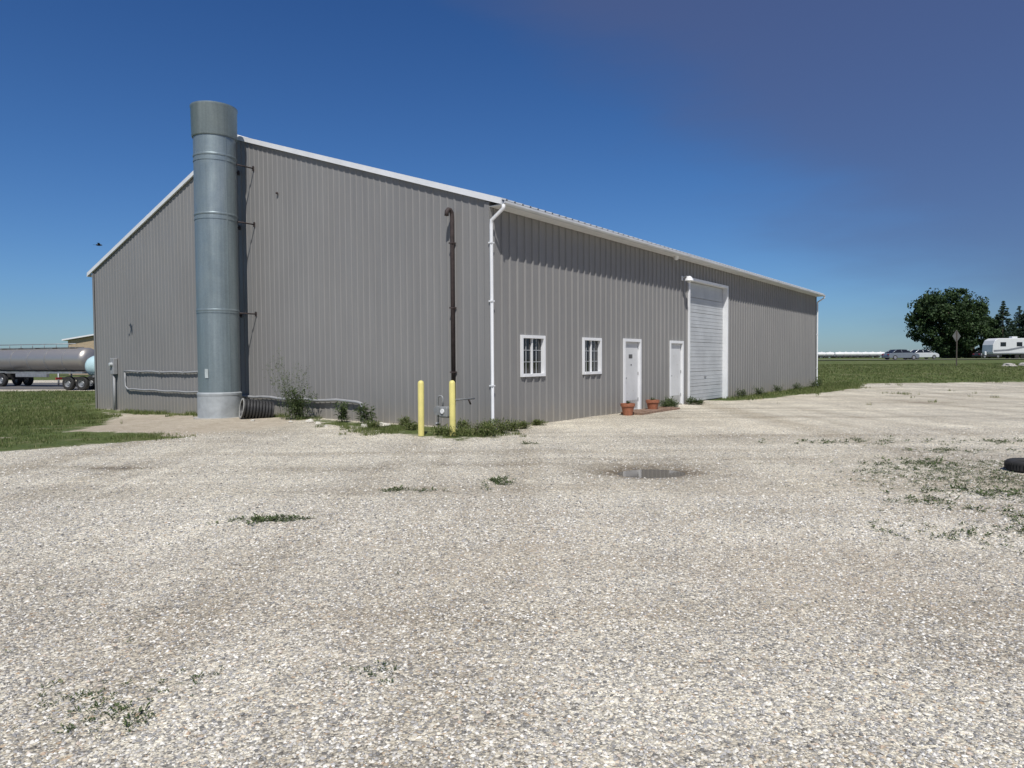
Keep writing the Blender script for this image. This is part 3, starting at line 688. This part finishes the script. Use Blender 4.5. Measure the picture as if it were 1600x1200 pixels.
lathe("gas_bottle",[(.001,0),(.15,.02),(.15,.5),(.001,.6)],M_white,rv,14,(-4.4,0,.6))
M_tank=mat("white_tank_paint",(.78,.78,.77),.4,0,.04)
for i in range(9):
    q=i/8;x=98+q*21;y=220+q*4+rng.normal()*1
    e=empty("nurse_tank",(x,y,tzf(x,y)+.1),.1+rng.normal()*.15)
    lathe("tank",[(.001,-1.5),(.3,-1.48),(.52,-1.3),(.58,-1.1),(.58,1.1),(.52,1.3),(.3,1.48),(.001,1.5)],M_tank,e,18,(0,0,1.25),axis='x',sharp=False)
    box("frame",(-1.9,1.6),(-.45,.45),(.55,.68),M_steel,e)
    for xx in (-1.1,1.1):
        for s in (-1,1):lathe("wheel",[(.001,-.1),(.33,-.1),(.36,0),(.33,.1),(.001,.1)],M_rubber,e,14,(xx,s*.6,.36),axis='y')
        box("saddle",(xx-.08,xx+.08),(-.4,.4),(.68,.9),M_steel,e)
    box("valve_guard",(-.25,.25),(-.2,.2),(1.8,2.0),M_tank,e)
# ------------------------------------------------------------------ trees
def clumps(centers,radii,nper,size,flat=.8):
    out=[]
    for c,r in zip(centers,radii):
        m=nper;v=rng.normal(size=(m,3));v/=np.linalg.norm(v,axis=1)[:,None];rr=r*rng.random(m)**.45
        p=c+v*rr[:,None]*np.array([1,1,flat])
        nrm=v+.8*rng.normal(size=(m,3));nrm/=np.linalg.norm(nrm,axis=1)[:,None]
        t=np.cross(nrm,rng.normal(size=(m,3)));t/=np.linalg.norm(t,axis=1)[:,None];b=np.cross(nrm,t);s=size*(.5+rng.random(m))[:,None]
        out.append(np.stack([p-t*s*.5,p+b*s*.32,p+t*s*.5,p-b*s*.32],1).reshape(-1,3))
    return np.concatenate(out)
M_bark=mat("bark",(.09,.07,.05),.9,0,.25,5,bump=.5)
def dtree(name,x,y,H_,Rw,seed,leafm=M_leafdark,ncl=150,nper=130,size=.42,low=.10):
    r=np.random.default_rng(seed);z=tzf(x,y);e=empty(name,(x,y,z))
    tube("trunk",[(0,0,-.3),(.1,0,H_*.15),(0,.1,H_*.35),(.1,.1,H_*.7)],[.55,.42,.32,.12],M_bark,e,10)
    C=[];Rr=[]
    for i in range(ncl):
        v=r.normal(size=3);v/=np.linalg.norm(v);q=.35+.65*r.random()**.5
        zz=v[2]*q
        c=np.array([v[0]*q*Rw*.88,v[1]*q*Rw*.88,H_*(low+(1-low)*.47)+zz*H_*(1-low)*.47])
        C.append(c);Rr.append(Rw*(.12+.11*r.random()))
    for i in range(0,ncl,10):
        c=C[i];tube("limb",[(0,0,H_*.2),(c[0]*.5,c[1]*.5,(H_*.25+c[2])/2),tuple(c)],[.18,.11,.03],M_bark,e,6)
    V=clumps(C,Rr,nper,size);mesh_np("crown",V,np.arange(len(V)).reshape(-1,4),leafm,e)
    return e
dtree("deciduous_tree",84.3,135,14.3,7.3,5,ncl=220,low=.03)
dtree("deciduous_tree",91.0,138,11.5,4.8,9,ncl=110,low=.03)
def conifer(name,x,y,H_,Rw,seed):
    z=tzf(x,y);e=empty(name,(x,y,z));tube("trunk",[(0,0,-.3),(0,0,H_*.97)],[.28,.03],M_bark,e,8)
    C=[];Rr=[];r=np.random.default_rng(seed)
    nl=26
    for i in range(nl):
        q=i/(nl-1);zz=H_*(.06+.93*q);rad=Rw*(1-q)**.85*(.8+.35*r.random());nb=max(3,int(11*(1-q)+3))
        for k in range(nb):
            a=r.random()*6.283
            for f_ in (.45,.8,1.0):C.append(np.array([math.cos(a)*rad*f_,math.sin(a)*rad*f_,zz-f_*rad*.18]));Rr.append(.28+.20*Rw*(1-q)*.6)
    V=clumps(C,Rr,16,.30,.5);mesh_np("needles",V,np.arange(len(V)).reshape(-1,4),M_conif,e)
conifer("spruce_tree",98.5,140,11.3,3.9,1);conifer("spruce_tree",104.5,142,9.8,3.6,2);conifer("spruce_tree",109,150,11,3.2,3);conifer("spruce_tree",95,148,9.0,3.4,4);conifer("spruce_tree",101.5,146,9.0,3.6,6)
C=[];Rr=[]
for i in range(800):
    x=-1300+2600*rng.random();y=900+120*rng.random()
    h=3+3.2*rng.random()+2.5*math.sin(x*.02)**2
    C.append(np.array([x,y,h*.5+ (1.4 if x>0 else -.25)]));Rr.append(h)
V=clumps(C,Rr,40,3.0,.55);mesh_np("distant_tree_line",V,np.arange(len(V)).reshape(-1,4),M_leafdark)
rock("landscape_rock",41.0,57.5,.35,M_conc,(1.6,1,.5));rock("landscape_rock",43.0,58.5,.4,M_conc,(1.8,1,.4))
# ------------------------------------------------------------------ left distance: tanker
def wheelset(e,x,y,z,r=.52,w=.28):
    lathe("wheel_tire",[(r*.55,-w/2),(r*.9,-w/2),(r,-w/3),(r,w/3),(r*.9,w/2),(r*.55,w/2)],M_rubber,e,28,(x,y,z),axis='y')
    lathe("wheel_rim",[(.001,-w*.25),(r*.25,-w*.3),(r*.35,-w*.1),(r*.5,-w*.15),(r*.57,-w*.5)],M_steel,e,24,(x,y,z),axis='y')
M_ss,N=newmat("stainless_tank");N.b.inputs['Base Color'].default_value=(.46,.43,.39,1);N.b.inputs['Metallic'].default_value=.7;N.b.inputs['Roughness'].default_value=.4
tx,ty=-35.2,52.5;ang=math.atan2(-4.0,10);tk=empty("tanker_trailer",(tx,ty,-.25+.03),ang)
T0,T1=-7.0,4.9
lathe("tank",[(.001,T0-.25),(.5,T0-.2),(.8,T0),(.86,T0+.2),(.86,T1-.2),(.8,T1),(.5,T1+.2),(.001,T1+.25)],M_ss,tk,40,(0,0,2.0),axis='x')
for x in np.arange(T0+.6,T1,1.9):lathe("tank_ring",[(.86,x-.03),(.885,x-.025),(.885,x+.025),(.86,x+.03)],M_steel,tk,40,(0,0,2.0),axis='x')
box("walkway",(T0+1,T1-1),(-.3,.3),(2.88,2.92),M_steel,tk)
for x in np.arange(T0+1,T1-.9,1.3):tube("rail_post",[(x,-.32,2.88),(x,-.32,3.16)],.02,M_steel,tk,6)
tube("rail",[(T0+1,-.32,3.16),(T1-1,-.32,3.16)],.03,M_steel,tk,6)
box("frame",(T0+.3,T1-.2),(-.5,.5),(.98,1.12),M_steel,tk)
for x in (-4.6,-3.35,):
    for s in (-1,1):wheelset(tk,x,s*.95,.52)
    box("axle_hanger",(x-.2,x+.2),(-.5,.5),(.5,.98),M_rubber,tk)
box("fender",(-5.3,-2.6),(-1.15,-.8),(1.10,1.14),M_steel,tk)
for s in (-1,1):tube("landing_leg",[(2.2,s*.5,1.0),(2.2,s*.5,.1)],.06,M_steel,tk,8)
box("hose_box",(-1.8,1.6),(-1.0,-.75),(.72,.98),M_steel,tk,.03)
nt=empty("chemical_tank_trailer",(-27.4,46.3,-.25),math.radians(-14))
lathe("tank",[(.001,-1.35),(.35,-1.32),(.62,-1.15),(.72,-.9),(.72,1.6),(.5,1.85),(.001,1.9)],mat("pale_blue_tank",(.50,.68,.70),.4,0,.06),nt,32,(.6,0,1.55),axis='x')
box("frame",(-2.6,2.8),(-.45,.45),(.68,.84),M_rubber,nt)
for x in (-1.55,-.45):
    for s in (-1,1):wheelset(nt,x,s*.9,.46,.46)
box("fender",(-2.2,.2),(-1.1,-.7),(.98,1.02),M_rubber,nt);box("rear_lamp_bar",(-2.65,-2.6),(-.9,.9),(.7,.84),mat("lamp_red",(.35,.03,.03)),nt)
for x in (0,1.4):box("saddle",(x-.08,x+.08),(-.5,.5),(.84,1.1),M_steel,nt)
sh=empty("beige_shed",(-60.5,108,-.25),math.radians(10))
M_beige=mat("beige_siding",(.42,.33,.22),.7);
extrude_poly("walls",[(-5,0),(5,0),(5,5.0),(0,5.9),(-5,5.0)],1,-6,6,M_beige,sh)
for s in (-1,1):
    extrude_poly("roof",[(0,5.98),(s*5.6,4.95),(s*5.6,5.15),(0,6.18)],1,-6.5,6.5,M_white,sh)
box("shed_door",(-1.5,1.5),(-6.05,-6.002),(0,3),M_white,sh)
def bird(x,y,z,s,rz):
    e=empty("bird",(x,y,z),rz);m=mat("dark_feathers",(.02,.02,.022),.8)
    lathe("body",[(.001,-.11),(.02,-.09),(.035,-.03),(.035,.03),(.022,.07),(.022,.09),(.012,.105),(.001,.125)],m,e,12,axis='x',sharp=False)
    for sd in (-1,1):
        mesh("wing",[(.05,0,.01),(-.03,0,.01),(-.04,sd*.12,.06),(.035,sd*.12,.065),(-.07,sd*.26,.03),(0,sd*.2,.055)],[(0,1,2,3),(3,2,4,5)],m,e)
    mesh("tail",[(-.09,-.015,0),(-.09,.015,0),(-.19,.04,0),(-.19,-.04,0)],[(0,1,2,3)],m,e)
    e.scale=(s,s,s)
d=24.0;bird(-.588*d,d,1.6+(565.5-384)/1088.6*d,.9,.4)
# ------------------------------------------------------------------ sun & sky
phi=math.radians(38);el=math.radians(54.5)
ng=-A;nr=-B;sh_=ng*math.cos(phi)+nr*math.sin(phi)
sd=Vector((sh_[0]*math.cos(el),sh_[1]*math.cos(el),math.sin(el)))
sl=bpy.data.lights.new("sun",'SUN');sl.energy=4.3;sl.angle=math.radians(.5);sl.color=(1,.968,.92)
so=bpy.data.objects.new("sun",sl);so.rotation_euler=sd.to_track_quat('Z','Y').to_euler();so.location=(0,0,30);link(so)
w=bpy.data.worlds.new("World");scene.world=w;w.use_nodes=True;N=NT(w);bg=N.n['Background']
sky=N.add('ShaderNodeTexSky');sky.sky_type='NISHITA';sky.sun_disc=False;sky.sun_elevation=el;sky.sun_rotation=math.atan2(sh_[0],sh_[1])
sky.altitude=200;sky.air_density=1.0;sky.dust_density=.3;sky.ozone_density=2.5
tc=N.add('ShaderNodeTexCoord');dv=tc.outputs['Generated']
sx_=N.add('ShaderNodeSeparateXYZ');N.link(dv,sx_.inputs[0])
tint=N.ramp(sx_.outputs[2],[(0,(.50,.70,.98)),(.10,(.48,.74,1.08)),(.25,(.40,.70,1.08)),(.5,(.32,.62,1.05)),(1,(.32,.62,1.05))])
c=N.mix(1,sky.outputs[0],tint,'MULTIPLY')
dot=N.add('ShaderNodeVectorMath',operation='DOT_PRODUCT');N.link(dv,dot.inputs[0]);dot.inputs[1].default_value=(.575,-.318,.766)
mp=N.add('ShaderNodeMapping');mp.inputs['Rotation'].default_value=(0,math.radians(37),0);mp.inputs['Scale'].default_value=(1.2,1,5);N.link(dv,mp.inputs[0])
nz=N.noise(1.4,5,.6,mp.outputs[0])
f=N.smooth(N.math('ADD',dot.outputs['Value'],N.math('MULTIPLY',N.math('SUBTRACT',nz,.5),.30)),-.03,.16,0,.50)
c=N.mix(f,c,(1.25,1.50,2.9,1))
N.link(c,bg.inputs[0]);bg.inputs[1].default_value=.078
# ------------------------------------------------------------------ camera
cam=bpy.data.cameras.new("camera");co=bpy.data.objects.new("camera",cam);link(co)
cam.lens=1088.6/1600*36;cam.sensor_width=36;cam.clip_end=8000;cam.clip_start=.05
p,r=.035,-.0057
f_=Vector((0,math.cos(p),-math.sin(p)));u_=Vector((0,math.sin(p),math.cos(p)));r_=Vector((1,0,0))
r2=r_*math.cos(r)+u_*math.sin(r);u2=-r_*math.sin(r)+u_*math.cos(r)
Mx=Matrix((( r2.x,u2.x,-f_.x,0),(r2.y,u2.y,-f_.y,0),(r2.z,u2.z,-f_.z,1.6),(0,0,0,1)))
co.matrix_world=Mx
scene.camera=co
scene.view_settings.view_transform='Standard';scene.view_settings.look='None';scene.view_settings.exposure=0
